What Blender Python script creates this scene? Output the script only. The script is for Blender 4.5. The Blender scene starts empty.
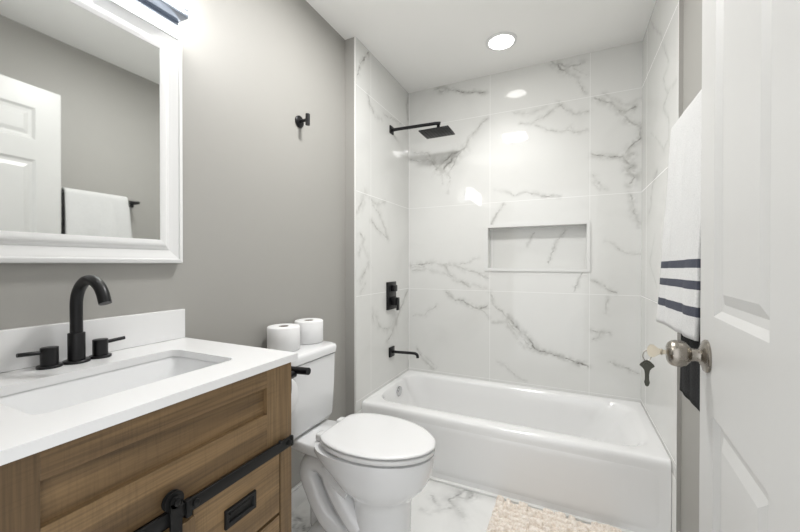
import bpy, bmesh, math, random
import numpy as np
from math import pi, sin, cos, radians
from mathutils import Vector, Matrix

SC = bpy.context.scene
COL = SC.collection

# ------------------------------------------------------------------ dimensions (metres)
H = 2.473            # ceiling
D = 0.695            # alcove depth (tub front is y = 0)
AL, AR = 0.0745, 1.5745   # tiled faces of the alcove side walls
RY = -0.0565         # painted return of the alcove walls
RW = 1.59            # painted right wall
FY = -1.668          # inside face of the entrance wall (doorway behind the camera)

# ------------------------------------------------------------------ camera
cam_d = bpy.data.cameras.new('camera'); cam = bpy.data.objects.new('camera', cam_d); COL.objects.link(cam)
cam.location = (1.1775, -1.7998, 1.1662)
cam.rotation_euler = (radians(90 - 0.4037), 0, radians(25.2416))
cam_d.sensor_fit = 'HORIZONTAL'; cam_d.sensor_width = 36; cam_d.lens = 36 * 353.986 / 800
cam_d.clip_start = 0.02
SC.camera = cam

# ------------------------------------------------------------------ light and exposure
world = bpy.data.worlds.new('world'); SC.world = world; world.use_nodes = True
bg = world.node_tree.nodes['Background']; bg.inputs[0].default_value = (0.97, 0.985, 1.0, 1); bg.inputs[1].default_value = 1.1
SC.view_settings.view_transform = 'Standard'; SC.view_settings.look = 'None'
SC.view_settings.gamma = 1; SC.view_settings.use_curve_mapping = False
SC.view_settings.exposure = 0.64
CAN_W, FAN_W, VANITY_E = 1.2, 12.0, 12.0

def area(name, loc, rot, size, power, shape='DISK', sy=None, color=(1, 0.995, 0.985)):
    l = bpy.data.lights.new(name, 'AREA'); l.energy = power; l.shape = shape; l.size = size; l.color = color
    if sy: l.size_y = sy
    o = bpy.data.objects.new(name, l); COL.objects.link(o); o.location = loc; o.rotation_euler = rot
    return o
area('can_lamp', (0.825, 0.345, H - 0.014), (0, 0, 0), 0.125, CAN_W).data.spread = radians(98)
area('fan_lamp', (0.70, -0.545, H - 0.034), (0, 0, 0), 0.21, FAN_W, 'SQUARE')

# ------------------------------------------------------------------ materials
def newmat(name):
    m = bpy.data.materials.new(name); m.use_nodes = True
    nt = m.node_tree; return m, nt, nt.nodes, nt.links, nt.nodes['Principled BSDF']
def plain(name, col, rough=0.5, metal=0.0, spec=0.5, coat=0.0, bump=0, bscale=100, sheen=0):
    m, nt, N, L, b = newmat(name)
    b.inputs['Base Color'].default_value = (*col, 1); b.inputs['Roughness'].default_value = rough
    b.inputs['Metallic'].default_value = metal; b.inputs['Specular IOR Level'].default_value = spec
    b.inputs['Coat Weight'].default_value = coat; b.inputs['Coat Roughness'].default_value = 0.04
    if sheen: b.inputs['Sheen Weight'].default_value = sheen
    tc = N.new('ShaderNodeTexCoord')
    n = N.new('ShaderNodeTexNoise'); n.inputs['Scale'].default_value = bscale; n.inputs['Detail'].default_value = 3
    L.new(tc.outputs['Object'], n.inputs['Vector'])
    if bump:
        bp = N.new('ShaderNodeBump'); bp.inputs['Strength'].default_value = bump; bp.inputs['Distance'].default_value = 0.002
        L.new(n.outputs['Fac'], bp.inputs['Height']); L.new(bp.outputs['Normal'], b.inputs['Normal'])
    else:   # a trace of roughness variation
        mr = N.new('ShaderNodeMapRange'); mr.inputs['To Min'].default_value = max(0.02, rough - 0.02); mr.inputs['To Max'].default_value = rough + 0.02
        L.new(n.outputs['Fac'], mr.inputs['Value']); L.new(mr.outputs['Result'], b.inputs['Roughness'])
    return m
def emit(name, col, strength):
    m, nt, N, L, b = newmat(name)
    b.inputs['Base Color'].default_value = (*col, 1)
    b.inputs['Emission Color'].default_value = (*col, 1); b.inputs['Emission Strength'].default_value = strength
    return m
def marble(name, base, vein, rough, grout_axes, period, offs, groutcol, gw=0.0030, cloud=0.5):
    """white marble tile: drawn veins come from the 'vein' attribute, joints from object coordinates"""
    m, nt, N, L, b = newmat(name)
    tc = N.new('ShaderNodeTexCoord'); sep = N.new('ShaderNodeSeparateXYZ'); L.new(tc.outputs['Object'], sep.inputs[0])
    at = N.new('ShaderNodeAttribute'); at.attribute_name = 'vein'
    no = N.new('ShaderNodeTexNoise'); no.inputs['Scale'].default_value = 2.2; no.inputs['Detail'].default_value = 5
    no.inputs['Distortion'].default_value = 1.2
    L.new(tc.outputs['Object'], no.inputs['Vector'])
    cr = N.new('ShaderNodeMapRange'); cr.inputs['From Min'].default_value = 0.52; cr.inputs['From Max'].default_value = 0.8
    cr.inputs['To Max'].default_value = 0.16 * cloud; L.new(no.outputs['Fac'], cr.inputs['Value'])
    add = N.new('ShaderNodeMath'); add.use_clamp = True; L.new(at.outputs['Fac'], add.inputs[0]); L.new(cr.outputs['Result'], add.inputs[1])
    mx = N.new('ShaderNodeMixRGB'); mx.inputs[1].default_value = (*base, 1); mx.inputs[2].default_value = (*vein, 1)
    L.new(add.outputs[0], mx.inputs[0])
    last = None
    for ax, o in zip(grout_axes, offs):
        s = N.new('ShaderNodeMath'); s.operation = 'SUBTRACT'; L.new(sep.outputs['XYZ'.index(ax)], s.inputs[0]); s.inputs[1].default_value = o
        pp = N.new('ShaderNodeMath'); pp.operation = 'PINGPONG'; L.new(s.outputs[0], pp.inputs[0]); pp.inputs[1].default_value = period / 2
        lt = N.new('ShaderNodeMath'); lt.operation = 'LESS_THAN'; L.new(pp.outputs[0], lt.inputs[0]); lt.inputs[1].default_value = gw / 2
        if last is None: last = lt
        else:
            mm = N.new('ShaderNodeMath'); mm.operation = 'MAXIMUM'; L.new(last.outputs[0], mm.inputs[0]); L.new(lt.outputs[0], mm.inputs[1]); last = mm
    g = N.new('ShaderNodeMixRGB'); L.new(last.outputs[0], g.inputs[0]); L.new(mx.outputs[0], g.inputs[1]); g.inputs[2].default_value = (*groutcol, 1)
    L.new(g.outputs[0], b.inputs['Base Color'])
    r = N.new('ShaderNodeMapRange'); r.inputs['To Min'].default_value = rough; r.inputs['To Max'].default_value = 0.6
    L.new(last.outputs[0], r.inputs['Value']); L.new(r.outputs['Result'], b.inputs['Roughness'])
    return m
def wood(name, axis, c1, c2, c3, seed=0.0):
    """weathered brown oak, grain running along axis (object coordinates), cross saw marks"""
    m, nt, N, L, b = newmat(name)
    tc = N.new('ShaderNodeTexCoord')
    def mapped(sc, off):
        mp = N.new('ShaderNodeMapping'); mp.inputs['Scale'].default_value = sc; mp.inputs['Location'].default_value = off
        L.new(tc.outputs['Object'], mp.inputs['Vector']); return mp
    i = 'xyz'.index(axis)
    s1 = [15, 15, 15]; s1[i] = 1.1
    s2 = [170, 170, 170]; s2[i] = 5
    s3 = [14, 14, 14]; s3[i] = 260
    n1 = N.new('ShaderNodeTexNoise'); n1.inputs['Scale'].default_value = 1; n1.inputs['Detail'].default_value = 6; n1.inputs['Distortion'].default_value = 0.6
    L.new(mapped(s1, (seed, seed * 2, seed)).outputs[0], n1.inputs['Vector'])
    n2 = N.new('ShaderNodeTexNoise'); n2.inputs['Scale'].default_value = 1; n2.inputs['Detail'].default_value = 3
    L.new(mapped(s2, (seed, 0, seed)).outputs[0], n2.inputs['Vector'])
    n3 = N.new('ShaderNodeTexNoise'); n3.inputs['Scale'].default_value = 1; n3.inputs['Detail'].default_value = 2
    L.new(mapped(s3, (0, seed, 0)).outputs[0], n3.inputs['Vector'])
    n4 = N.new('ShaderNodeTexNoise'); n4.inputs['Scale'].default_value = 5; n4.inputs['Detail'].default_value = 2
    L.new(tc.outputs['Object'], n4.inputs['Vector'])
    cr = N.new('ShaderNodeValToRGB'); e = cr.color_ramp.elements
    e[0].position = 0.28; e[0].color = (*c1, 1); e[1].position = 0.74; e[1].color = (*c3, 1)
    q = cr.color_ramp.elements.new(0.5); q.color = (*c2, 1)
    L.new(n1.outputs['Fac'], cr.inputs[0])
    def dark(fac_src, lo, hi, amt, prev):
        r = N.new('ShaderNodeMapRange'); r.inputs['From Min'].default_value = lo; r.inputs['From Max'].default_value = hi
        r.inputs['To Min'].default_value = 1 - amt; r.inputs['To Max'].default_value = 1.0
        L.new(fac_src, r.inputs['Value'])
        mu = N.new('ShaderNodeMixRGB'); mu.blend_type = 'MULTIPLY'; mu.inputs[0].default_value = 1
        L.new(prev, mu.inputs[1]); L.new(r.outputs['Result'], mu.inputs[2]); return mu.outputs[0]
    c = dark(n2.outputs['Fac'], 0.32, 0.58, 0.34, cr.outputs[0])
    sm = N.new('ShaderNodeMath'); sm.operation = 'ADD'; L.new(n3.outputs['Fac'], sm.inputs[0]); L.new(n4.outputs['Fac'], sm.inputs[1])
    c = dark(sm.outputs[0], 0.72, 0.98, 0.16, c)
    L.new(c, b.inputs['Base Color']); b.inputs['Roughness'].default_value = 0.55
    bp = N.new('ShaderNodeBump'); bp.inputs['Strength'].default_value = 0.25; bp.inputs['Distance'].default_value = 0.001
    L.new(n2.outputs['Fac'], bp.inputs['Height']); L.new(bp.outputs['Normal'], b.inputs['Normal'])
    return m
def fabric(name, col, scale, strength, dist=0.004, col2=None):
    m, nt, N, L, b = newmat(name)
    tc = N.new('ShaderNodeTexCoord')
    n = N.new('ShaderNodeTexNoise'); n.inputs['Scale'].default_value = scale; n.inputs['Detail'].default_value = 4
    L.new(tc.outputs['Object'], n.inputs['Vector'])
    bp = N.new('ShaderNodeBump'); bp.inputs['Strength'].default_value = strength; bp.inputs['Distance'].default_value = dist
    L.new(n.outputs['Fac'], bp.inputs['Height']); L.new(bp.outputs['Normal'], b.inputs['Normal'])
    b.inputs['Roughness'].default_value = 0.95; b.inputs['Sheen Weight'].default_value = 0.25 if col[0] > .3 else 0.03; b.inputs['Specular IOR Level'].default_value = 0.15
    mx = N.new('ShaderNodeMixRGB'); mx.inputs[1].default_value = (*col, 1); mx.inputs[2].default_value = (*(col2 or [c * 0.82 for c in col]), 1)
    mr = N.new('ShaderNodeMapRange'); mr.inputs['From Min'].default_value = 0.4; mr.inputs['From Max'].default_value = 0.65
    L.new(n.outputs['Fac'], mr.inputs['Value']); L.new(mr.outputs['Result'], mx.inputs[0]); L.new(mx.outputs[0], b.inputs['Base Color'])
    return m

M = {}
M['paint'] = plain('grey wall paint', (0.350, 0.342, 0.320), 0.55, bump=0.05, bscale=260)
M['ceil'] = plain('ceiling paint', (0.90, 0.895, 0.875), 0.85, bump=0.05, bscale=200)
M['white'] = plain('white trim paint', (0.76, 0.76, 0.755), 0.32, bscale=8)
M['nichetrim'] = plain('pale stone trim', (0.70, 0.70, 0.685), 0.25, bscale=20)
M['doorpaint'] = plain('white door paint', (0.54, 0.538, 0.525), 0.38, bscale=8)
M['ceramic'] = plain('white glazed ceramic', (0.75, 0.755, 0.76), 0.07, coat=0.4, bscale=6)
M['enamel'] = plain('white tub enamel', (0.80, 0.80, 0.795), 0.12, coat=0.3, bscale=6)
M['seatplastic'] = plain('white seat plastic', (0.74, 0.74, 0.738), 0.18, bscale=6)
M['quartz'] = plain('white quartz top', (0.78, 0.78, 0.78), 0.22, bscale=30)
M['black'] = plain('matte black metal', (0.006, 0.006, 0.007), 0.36, 0.3, bscale=40)
M['blackiron'] = plain('black powder coated iron', (0.005, 0.005, 0.005), 0.5, 0.0, spec=0.3, bscale=60)
M['chrome'] = plain('chrome', (0.75, 0.76, 0.78), 0.08, 1.0, bscale=20)
M['fixture'] = plain('blue grey chrome', (0.42, 0.47, 0.56), 0.18, 1.0, bscale=20)
M['darkchrome'] = plain('shaded chrome', (0.60, 0.60, 0.61), 0.08, 1.0, bscale=20)  # chrome copy darkened in its colour to stand in for dark reflections
M['nickel'] = plain('brushed nickel', (0.32, 0.295, 0.26), 0.27, 1.0, bscale=90)
M['keymetal'] = plain('dark key metal', (0.06, 0.06, 0.05), 0.35, 1.0, bscale=90)
M['keybrass'] = plain('pale key metal', (0.50, 0.45, 0.36), 0.35, 1.0, bscale=90)
M['paper'] = plain('white tissue paper', (0.78, 0.78, 0.78), 0.95, spec=0.1, bump=0.25, bscale=180)
M['core'] = plain('grey card core', (0.32, 0.28, 0.24), 0.9, spec=0.1, bscale=60)
M['mirror'] = plain('mirror glass', (0.82, 0.835, 0.825), 0.015, 1.0, bscale=3)
M['grout'] = plain('white grout', (0.80, 0.80, 0.78), 0.7, bscale=60)
M['towel'] = fabric('white terry cloth', (0.64, 0.64, 0.632), 420, 0.6)
M['stripe'] = fabric('navy woven stripe', (0.070, 0.075, 0.098), 420, 0.5)
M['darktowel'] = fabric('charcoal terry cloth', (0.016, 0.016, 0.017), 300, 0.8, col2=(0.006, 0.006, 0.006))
M['rug'] = fabric('beige tufted pile', (0.90, 0.84, 0.77), 110, 0.6, 0.006, col2=(0.76, 0.67, 0.58))
M['glow'] = emit('frosted lamp glass', (1.0, 0.985, 0.968), VANITY_E)
M['lens'] = emit('lamp lens', (1.0, 0.98, 0.95), 6.0)
TILE = dict(base=(0.70, 0.70, 0.68), vein=(0.13, 0.125, 0.105), rough=0.035)
M['tile_back'] = marble('marble wall tile back', grout_axes='XZ', period=0.6125, offs=(0.080, 0.3625), groutcol=(0.79, 0.79, 0.78), **TILE)
M['tile_side'] = marble('marble wall tile side', grout_axes='YZ', period=0.6125, offs=(0.116, 0.3625), groutcol=(0.79, 0.79, 0.78), **TILE)
M['tile_right'] = marble('marble wall tile right side', grout_axes='YZ', period=0.6125, offs=(RY, 0.3625), groutcol=(0.79, 0.79, 0.78), **TILE)
M['tile_floor'] = marble('marble floor tile', base=(0.78, 0.78, 0.765), vein=(0.20, 0.20, 0.195), rough=0.16, grout_axes='XY', period=0.6125, offs=(0.415, -0.30), groutcol=(0.70, 0.70, 0.69), gw=0.003, cloud=1.2)
OAK = ((0.105, 0.063, 0.028), (0.205, 0.127, 0.057), (0.31, 0.200, 0.095))
M['oak_y'] = wood('brown oak grain across', 'y', *OAK, seed=1.3)
M['oak_z'] = wood('brown oak grain upright', 'z', *[[v * 0.86 for v in c] for c in OAK], seed=4.1)
M['oak_side'] = wood('brown oak grain side', 'z', *OAK, seed=7.7)
M['dark_gap'] = plain('dark cabinet inside', (0.02, 0.015, 0.01), 0.9, bscale=10)

# ------------------------------------------------------------------ mesh helpers (world coordinates unless the parent is turned)
def box(bm, x0, x1, y0, y1, z0, z1, bev=0.0, seg=2):
    r = bmesh.ops.create_cube(bm, size=1.0)
    for v in r['verts']:
        v.co = Vector((x0 + (v.co.x + .5) * (x1 - x0), y0 + (v.co.y + .5) * (y1 - y0), z0 + (v.co.z + .5) * (z1 - z0)))
    if bev:
        es = list({e for v in r['verts'] for e in v.link_edges})
        bmesh.ops.bevel(bm, geom=es, offset=bev, segments=seg, profile=0.5, affect='EDGES')
def loft(bm, rings, closed=True, cap0=True, cap1=True):
    vs = [[bm.verts.new(p) for p in r] for r in rings]
    n = len(vs[0])
    for a, b in zip(vs[:-1], vs[1:]):
        for i in range(n if closed else n - 1):
            j = (i + 1) % n
            bm.faces.new((a[i], a[j], b[j], b[i]))
    if cap0: bm.faces.new(vs[0][::-1])
    if cap1: bm.faces.new(vs[-1])
    return vs
def frame_of(d):
    d = d.normalized(); u = Vector((0, 0, 1)) if abs(d.z) < 0.9 else Vector((1, 0, 0))
    s = d.cross(u).normalized(); return s, s.cross(d).normalized()
def cyl(bm, p0, p1, r0, r1=None, seg=24):
    p0, p1 = Vector(p0), Vector(p1); r1 = r0 if r1 is None else r1
    s, t = frame_of(p1 - p0)
    loft(bm, [[p + (s * cos(2 * pi * i / seg) + t * sin(2 * pi * i / seg)) * r for i in range(seg)] for p, r in ((p0, r0), (p1, r1))])
def lathe(bm, o, d, prof, seg=32):
    """prof: (distance along d, radius)"""
    o, d = Vector(o), Vector(d).normalized(); s, t = frame_of(d)
    loft(bm, [[o + d * h + (s * cos(2 * pi * i / seg) + t * sin(2 * pi * i / seg)) * max(r, 1e-4) for i in range(seg)] for h, r in prof])
def tube(bm, pts, rad, seg=16, squash=None):
    pts = [Vector(p) for p in pts]; n = len(pts)
    rs = rad if isinstance(rad, (list, tuple)) else [rad] * n
    t0 = (pts[1] - pts[0]).normalized(); s, t = frame_of(t0); rings = []
    for k in range(n):
        tg = (pts[min(k + 1, n - 1)] - pts[max(k - 1, 0)]).normalized()
        s = (s - tg * s.dot(tg)).normalized(); t = s.cross(tg).normalized()
        rings.append([pts[k] + (s * cos(2 * pi * i / seg) + t * sin(2 * pi * i / seg)) * rs[k] for i in range(seg)])
    loft(bm, rings)
def smooth_path(pts, n=8):
    """Catmull-Rom through pts"""
    P = [Vector(p) for p in pts]; P = [P[0] * 2 - P[1]] + P + [P[-1] * 2 - P[-2]]; out = []
    for i in range(1, len(P) - 2):
        for k in range(n):
            t = k / n; a, b, c, d = P[i - 1:i + 3]
            out.append(0.5 * ((2 * b) + (c - a) * t + (2 * a - 5 * b + 4 * c - d) * t * t + (3 * b - a - 3 * c + d) * t ** 3))
    out.append(P[-2]); return out
def rrect(x0, x1, y0, y1, r, z, n=6):
    """rounded rectangle ring, counter-clockwise, 4*(n+1) points"""
    out = []
    for cx, cy, a in ((x1 - r, y1 - r, 0), (x0 + r, y1 - r, pi / 2), (x0 + r, y0 + r, pi), (x1 - r, y0 + r, 3 * pi / 2)):
        for k in range(n + 1):
            t = a + pi / 2 * k / n; out.append(Vector((cx + r * cos(t), cy + r * sin(t), z)))
    return out
def link(name, me, parent):
    o = bpy.data.objects.new(name, me); COL.objects.link(o)
    if parent: o.parent = parent
    return o
def obj(name, bm, mats, parent=None, smooth=35, local=False, recalc=True):
    if recalc: bmesh.ops.recalc_face_normals(bm, faces=bm.faces)
    if parent is not None and not local:
        base = Vector((0, 0, 0)); p = parent
        while p is not None: base += Vector(p.location); p = p.parent
        bmesh.ops.translate(bm, verts=bm.verts, vec=-base)
    me = bpy.data.meshes.new(name); bm.to_mesh(me); bm.free()
    for m in (mats if isinstance(mats, (list, tuple)) else [mats]): me.materials.append(m)
    if smooth:
        me.polygons.foreach_set('use_smooth', [True] * len(me.polygons)); me.set_sharp_from_angle(angle=radians(smooth))
    return link(name, me, parent)
def thing(name, label, cat, loc=(0, 0, 0), rotz=0, group=None):
    o = bpy.data.objects.new(name, None); COL.objects.link(o); o.empty_display_size = 0.05
    o.location = loc; o.rotation_euler = (0, 0, rotz); o['label'] = label; o['category'] = cat; o['kind'] = 'thing'
    if group: o['group'] = group
    return o
def tag(o, label, cat, group=None, kind='thing'):
    o['label'] = label; o['category'] = cat; o['kind'] = kind
    if group: o['group'] = group
    return o
def struct(o, label, cat):
    return tag(o, label, cat, kind='structure')
def BM(): return bmesh.new()
def mb(*boxes, bev=0.0):
    bm = BM()
    for b in boxes: box(bm, *b, bev=bev)
    return bm

# ------------------------------------------------------------------ marble veins: (strength, width, path) in wall coordinates
V_BACK=[(0.55,0.01,[(0.289,2.454),(0.343,2.461),(0.374,2.443),(0.351,2.426),(0.327,2.438)]),
(0.8,0.007,[(0.366,2.445),(0.396,2.424),(0.449,2.42),(0.493,2.397),(0.587,2.377),(0.678,2.359)]),
(0.6,0.007,[(0.668,2.18),(0.616,2.13),(0.562,2.071),(0.516,1.993),(0.464,1.949),(0.412,1.862),(0.374,1.808)]),
(0.6,0.016,[(0.516,1.993),(0.434,1.961),(0.382,1.931),(0.328,1.893),(0.297,1.86)]),
(0.7,0.02,[(0.265,1.923),(0.305,1.881),(0.351,1.854),(0.397,1.9),(0.449,1.944)]),
(0.5,0.008,[(0.095,1.959),(0.169,1.935),(0.249,1.955),(0.312,1.903)]),
(0.4,0.008,[(0.095,2.028),(0.153,1.99),(0.217,1.997),(0.265,1.946)]),
(0.45,0.006,[(0.389,1.835),(0.397,1.776),(0.386,1.682)]),
(0.4,0.006,[(0.336,1.841),(0.351,1.795),(0.344,1.752)]),
(0.6,0.01,[(0.091,1.147),(0.153,1.162),(0.282,1.17),(0.367,1.155),(0.398,1.097),(0.458,1.04),(0.502,1.026),(0.539,0.998)]),
(0.4,0.007,[(0.103,1.109),(0.218,1.125),(0.329,1.096),(0.428,1.061)]),
(0.4,0.006,[(0.443,1.155),(0.539,1.177),(0.617,1.212)]),
(0.5,0.008,[(0.367,1.163),(0.443,1.155),(0.502,1.127),(0.596,1.099),(0.68,1.058)]),
(0.35,0.008,[(0.458,1.04),(0.553,1.02),(0.673,0.988)]),
(0.35,0.01,[(0.095,1.132),(0.153,1.14),(0.21,1.147)]),
(0.7,0.008,[(0.375,0.957),(0.436,0.901),(0.502,0.897),(0.568,0.864),(0.618,0.852),(0.68,0.87)]),
(0.3,0.008,[(0.112,0.764),(0.202,0.777),(0.25,0.825),(0.305,0.85)]),
(0.5,0.008,[(0.137,0.521),(0.202,0.429),(0.282,0.378)]),
(0.3,0.006,[(0.17,0.494),(0.25,0.434),(0.306,0.381)]),
(0.7,0.012,[(1.081,2.475),(1.122,2.433),(1.169,2.391)]),
(0.45,0.007,[(1.169,2.391),(1.237,2.331),(1.248,2.297),(1.287,2.227)]),
(0.45,0.01,[(1.11,2.449),(1.169,2.422),(1.237,2.412),(1.27,2.423)]),
(0.4,0.008,[(1.214,2.399),(1.248,2.36),(1.282,2.34)]),
(0.5,0.007,[(0.895,2.1),(0.954,2.09),(1.034,2.119),(1.14,2.183)]),
(0.5,0.008,[(1.123,2.197),(1.164,2.138),(1.227,2.101),(1.299,2.107)]),
(0.4,0.006,[(0.985,2.072),(1.088,2.026),(1.164,2.014),(1.227,1.988),(1.294,2.003)]),
(0.3,0.008,[(0.858,2.187),(0.954,2.15),(1.052,2.184)]),
(0.3,0.006,[(1.17,2.016),(1.198,2.031),(1.221,1.995)]),
(0.5,0.006,[(0.787,1.655),(0.846,1.63),(0.93,1.643),(0.973,1.632)]),
(0.7,0.007,[(0.961,1.633),(1.035,1.608),(1.13,1.595)]),
(0.2,0.006,[(0.727,1.667),(0.794,1.654)]),
(0.75,0.006,[(0.787,1.573),(0.741,1.507),(0.704,1.44)]),
(0.6,0.005,[(1.297,1.126),(1.275,1.107),(1.247,1.075),(1.236,1.024),(1.219,0.992)]),
(0.5,0.008,[(1.241,1.037),(1.224,0.999)]),
(0.5,0.008,[(0.694,0.968),(0.715,0.885),(0.762,0.846),(0.822,0.782)]),
(0.8,0.012,[(0.809,0.808),(0.9,0.713),(0.957,0.651),(0.988,0.607)]),
(0.95,0.009,[(0.976,0.619),(1.019,0.591),(1.071,0.583),(1.186,0.557),(1.304,0.527)]),
(0.5,0.007,[(0.715,0.76),(0.809,0.76),(0.868,0.67),(0.926,0.608),(0.964,0.598),(0.988,0.614)]),
(0.5,0.007,[(0.809,0.781),(0.868,0.717),(0.907,0.673),(0.951,0.617)]),
(0.3,0.007,[(0.756,0.487),(0.803,0.465),(0.843,0.423),(0.933,0.381)]),
(0.4,0.007,[(1.38,2.202),(1.469,2.13),(1.519,2.114),(1.574,2.139)]),
(0.6,0.009,[(1.331,2.181),(1.411,2.141),(1.458,2.084),(1.5,2.017),(1.57,1.973)]),
(0.75,0.01,[(1.453,2.091),(1.494,2.071),(1.534,2.094)]),
(0.7,0.01,[(1.57,1.987),(1.57,1.905),(1.51,1.861),(1.485,1.804)]),
(0.8,0.008,[(1.316,1.838),(1.413,1.814),(1.485,1.798),(1.536,1.81)]),
(0.8,0.012,[(1.475,1.806),(1.526,1.752),(1.501,1.725),(1.546,1.678),(1.521,1.645)]),
(0.4,0.01,[(1.485,1.756),(1.546,1.708),(1.576,1.705)]),
(0.4,0.008,[(1.322,1.714),(1.355,1.661),(1.387,1.622)]),
(0.4,0.006,[(1.322,1.671),(1.36,1.624)]),
(0.5,0.01,[(1.521,1.58),(1.527,1.526),(1.537,1.454),(1.567,1.382)]),
(0.35,0.006,[(1.388,1.31),(1.492,1.235),(1.568,1.222)]),
(0.65,0.007,[(1.319,1.058),(1.389,1.022),(1.447,0.988)]),
(0.55,0.008,[(1.32,0.747),(1.363,0.744),(1.411,0.742)]),
(0.4,0.008,[(1.326,0.685),(1.353,0.706),(1.369,0.739)]),
(0.35,0.007,[(1.4,0.955),(1.39,0.857)]),
(0.5,0.006,[(1.417,0.572),(1.474,0.548),(1.571,0.513)]),
(0.4,0.006,[(0.625,0.853),(0.687,0.786)])]
V_LEFT=[(0.75,0.008,[(-0.044,2.258),(-0.022,2.304),(-0.0,2.35),(0.046,2.403),(0.093,2.462)]),
(0.5,0.01,[(0.081,2.196),(0.099,2.155),(0.143,2.117)]),
(0.4,0.01,[(0.168,2.095),(0.248,2.112)]),
(0.4,0.008,[(0.29,2.16),(0.409,2.171),(0.557,2.189)]),
(0.6,0.008,[(0.683,2.455),(0.665,2.371),(0.683,2.272)]),
(0.5,0.016,[(0.045,1.586),(-0.001,1.518),(-0.046,1.465)]),
(0.45,0.008,[(0.105,1.571),(0.181,1.546),(0.304,1.571)]),
(0.5,0.01,[(0.117,1.437),(0.207,1.382),(0.348,1.333)]),
(0.4,0.008,[(0.221,1.494),(0.29,1.416),(0.348,1.34)]),
(0.4,0.007,[(0.142,1.534),(0.221,1.494)]),
(0.5,0.009,[(-0.013,1.346),(0.033,1.307),(-0.024,1.222)]),
(0.5,0.01,[(0.092,1.163),(0.032,1.109),(-0.013,1.063)]),
(0.4,0.008,[(0.056,1.048),(-0.002,0.986)]),
(0.5,0.012,[(0.684,0.97),(0.54,0.826),(0.409,0.681),(0.333,0.633)]),
(0.35,0.012,[(0.18,0.837),(0.22,0.76),(0.348,0.712),(0.457,0.751)]),
(0.35,0.01,[(0.129,0.888),(0.154,0.796)]),
(0.3,0.008,[(0.01,1.294),(0.08,1.212),(0.129,1.138)])]
V_RIGHT=[(0.4,0.006,[(0.166,2.146),(0.087,2.029),(0.192,2.005),(0.101,1.906),(0.19,1.88),(0.082,1.782),(0.081,1.721),(0.167,1.681)]),
(0.35,0.006,[(0.101,1.906),(0.006,1.906),(-0.038,1.91)]),
(0.6,0.01,[(0.304,1.613),(0.392,1.583),(0.437,1.504)]),
(0.35,0.007,[(0.413,1.484),(0.486,1.431)]),
(0.3,0.006,[(0.538,2.552),(0.434,2.408),(0.256,2.252),(0.177,2.152)]),
(0.3,0.006,[(0.446,1.856),(0.307,1.771),(0.186,1.691)]),
(0.3,0.006,[(0.34,1.308),(0.454,1.174),(0.291,1.047)])]
V_NICHE=[(0.5,0.006,[(0.973,1.375),(0.954,1.341),(0.928,1.287)]),
(0.5,0.006,[(1.177,1.414),(1.148,1.355),(1.111,1.297),(1.062,1.163)])]
V_FLOOR=[(1,0.018,[(0.697,-0.038),(0.715,-0.007),(0.751,-0.03),(0.745,-0.066)]),
(0.7,0.014,[(0.653,-0.118),(0.68,-0.089),(0.697,-0.038)]),
(0.56,0.012,[(0.653,-0.118),(0.684,-0.152),(0.759,-0.213)]),
(0.49,0.012,[(0.557,-0.13),(0.604,-0.173),(0.638,-0.196)]),
(0.56,0.01,[(0.557,-0.25),(0.6,-0.244),(0.634,-0.214),(0.688,-0.165)]),
(0.42,0.01,[(0.698,-0.08),(0.747,-0.074),(0.774,-0.019)]),
(0.98,0.016,[(0.019,-0.533),(0.058,-0.536),(0.104,-0.549),(0.105,-0.583)]),
(0.98,0.016,[(0.104,-0.549),(0.144,-0.577),(0.157,-0.551)]),
(0.7,0.012,[(0.063,-0.548),(0.08,-0.587),(0.125,-0.599)])]
RNG = np.random.default_rng(5)
_T = RNG.random((64, 64))
def vnoise(u, v):
    i, j = np.floor(u).astype(int), np.floor(v).astype(int); fu, fv = u - i, v - j
    fu, fv = fu * fu * (3 - 2 * fu), fv * fv * (3 - 2 * fv)
    g = lambda a, b: _T[a % 64, b % 64]
    return (g(i, j) * (1 - fu) + g(i + 1, j) * fu) * (1 - fv) + (g(i, j + 1) * (1 - fu) + g(i + 1, j + 1) * fu) * fv
def fbm(u, v, o=4):
    s, a, t = 0, 1, 0
    for k in range(o): s = s + a * vnoise(u * 2 ** k + 7.3 * k, v * 2 ** k + 3.1 * k); t += a; a *= 0.55
    return s / t
def vein_field(u, v, veins):
    wu = u + (fbm(u * 22, v * 22) - 0.5) * 0.030 + (fbm(u * 90 + 9, v * 90) - 0.5) * 0.008
    wv = v + (fbm(u * 22 + 31, v * 22 + 17) - 0.5) * 0.030 + (fbm(u * 90, v * 90 + 5) - 0.5) * 0.008
    mod = np.clip(fbm(u * 30 + 3, v * 30 + 8, 3) * 1.9 - 0.25, 0.15, 1.0)
    side = fbm(u * 45 + 13, v * 45 + 2, 3)
    out = np.zeros_like(u)
    for s, w, pts in veins:
        d = np.full_like(u, 9.0)
        for (a0, b0), (a1, b1) in zip(pts[:-1], pts[1:]):
            ex, ey = a1 - a0, b1 - b0; ll = ex * ex + ey * ey + 1e-12
            t = np.clip(((wu - a0) * ex + (wv - b0) * ey) / ll, 0, 1)
            d = np.minimum(d, np.hypot(wu - a0 - t * ex, wv - b0 - t * ey))
        core = np.exp(-(d / (w * 0.42)) ** 2) * mod
        halo = np.exp(-(d / (w * 2.2)) ** 2) * 0.42 * np.clip(side * 2.4 - 0.55, 0, 1)
        out = np.maximum(out, min(1.0, s * 1.12) * np.maximum(core, halo))
    return np.clip(out, 0, 1)
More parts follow.
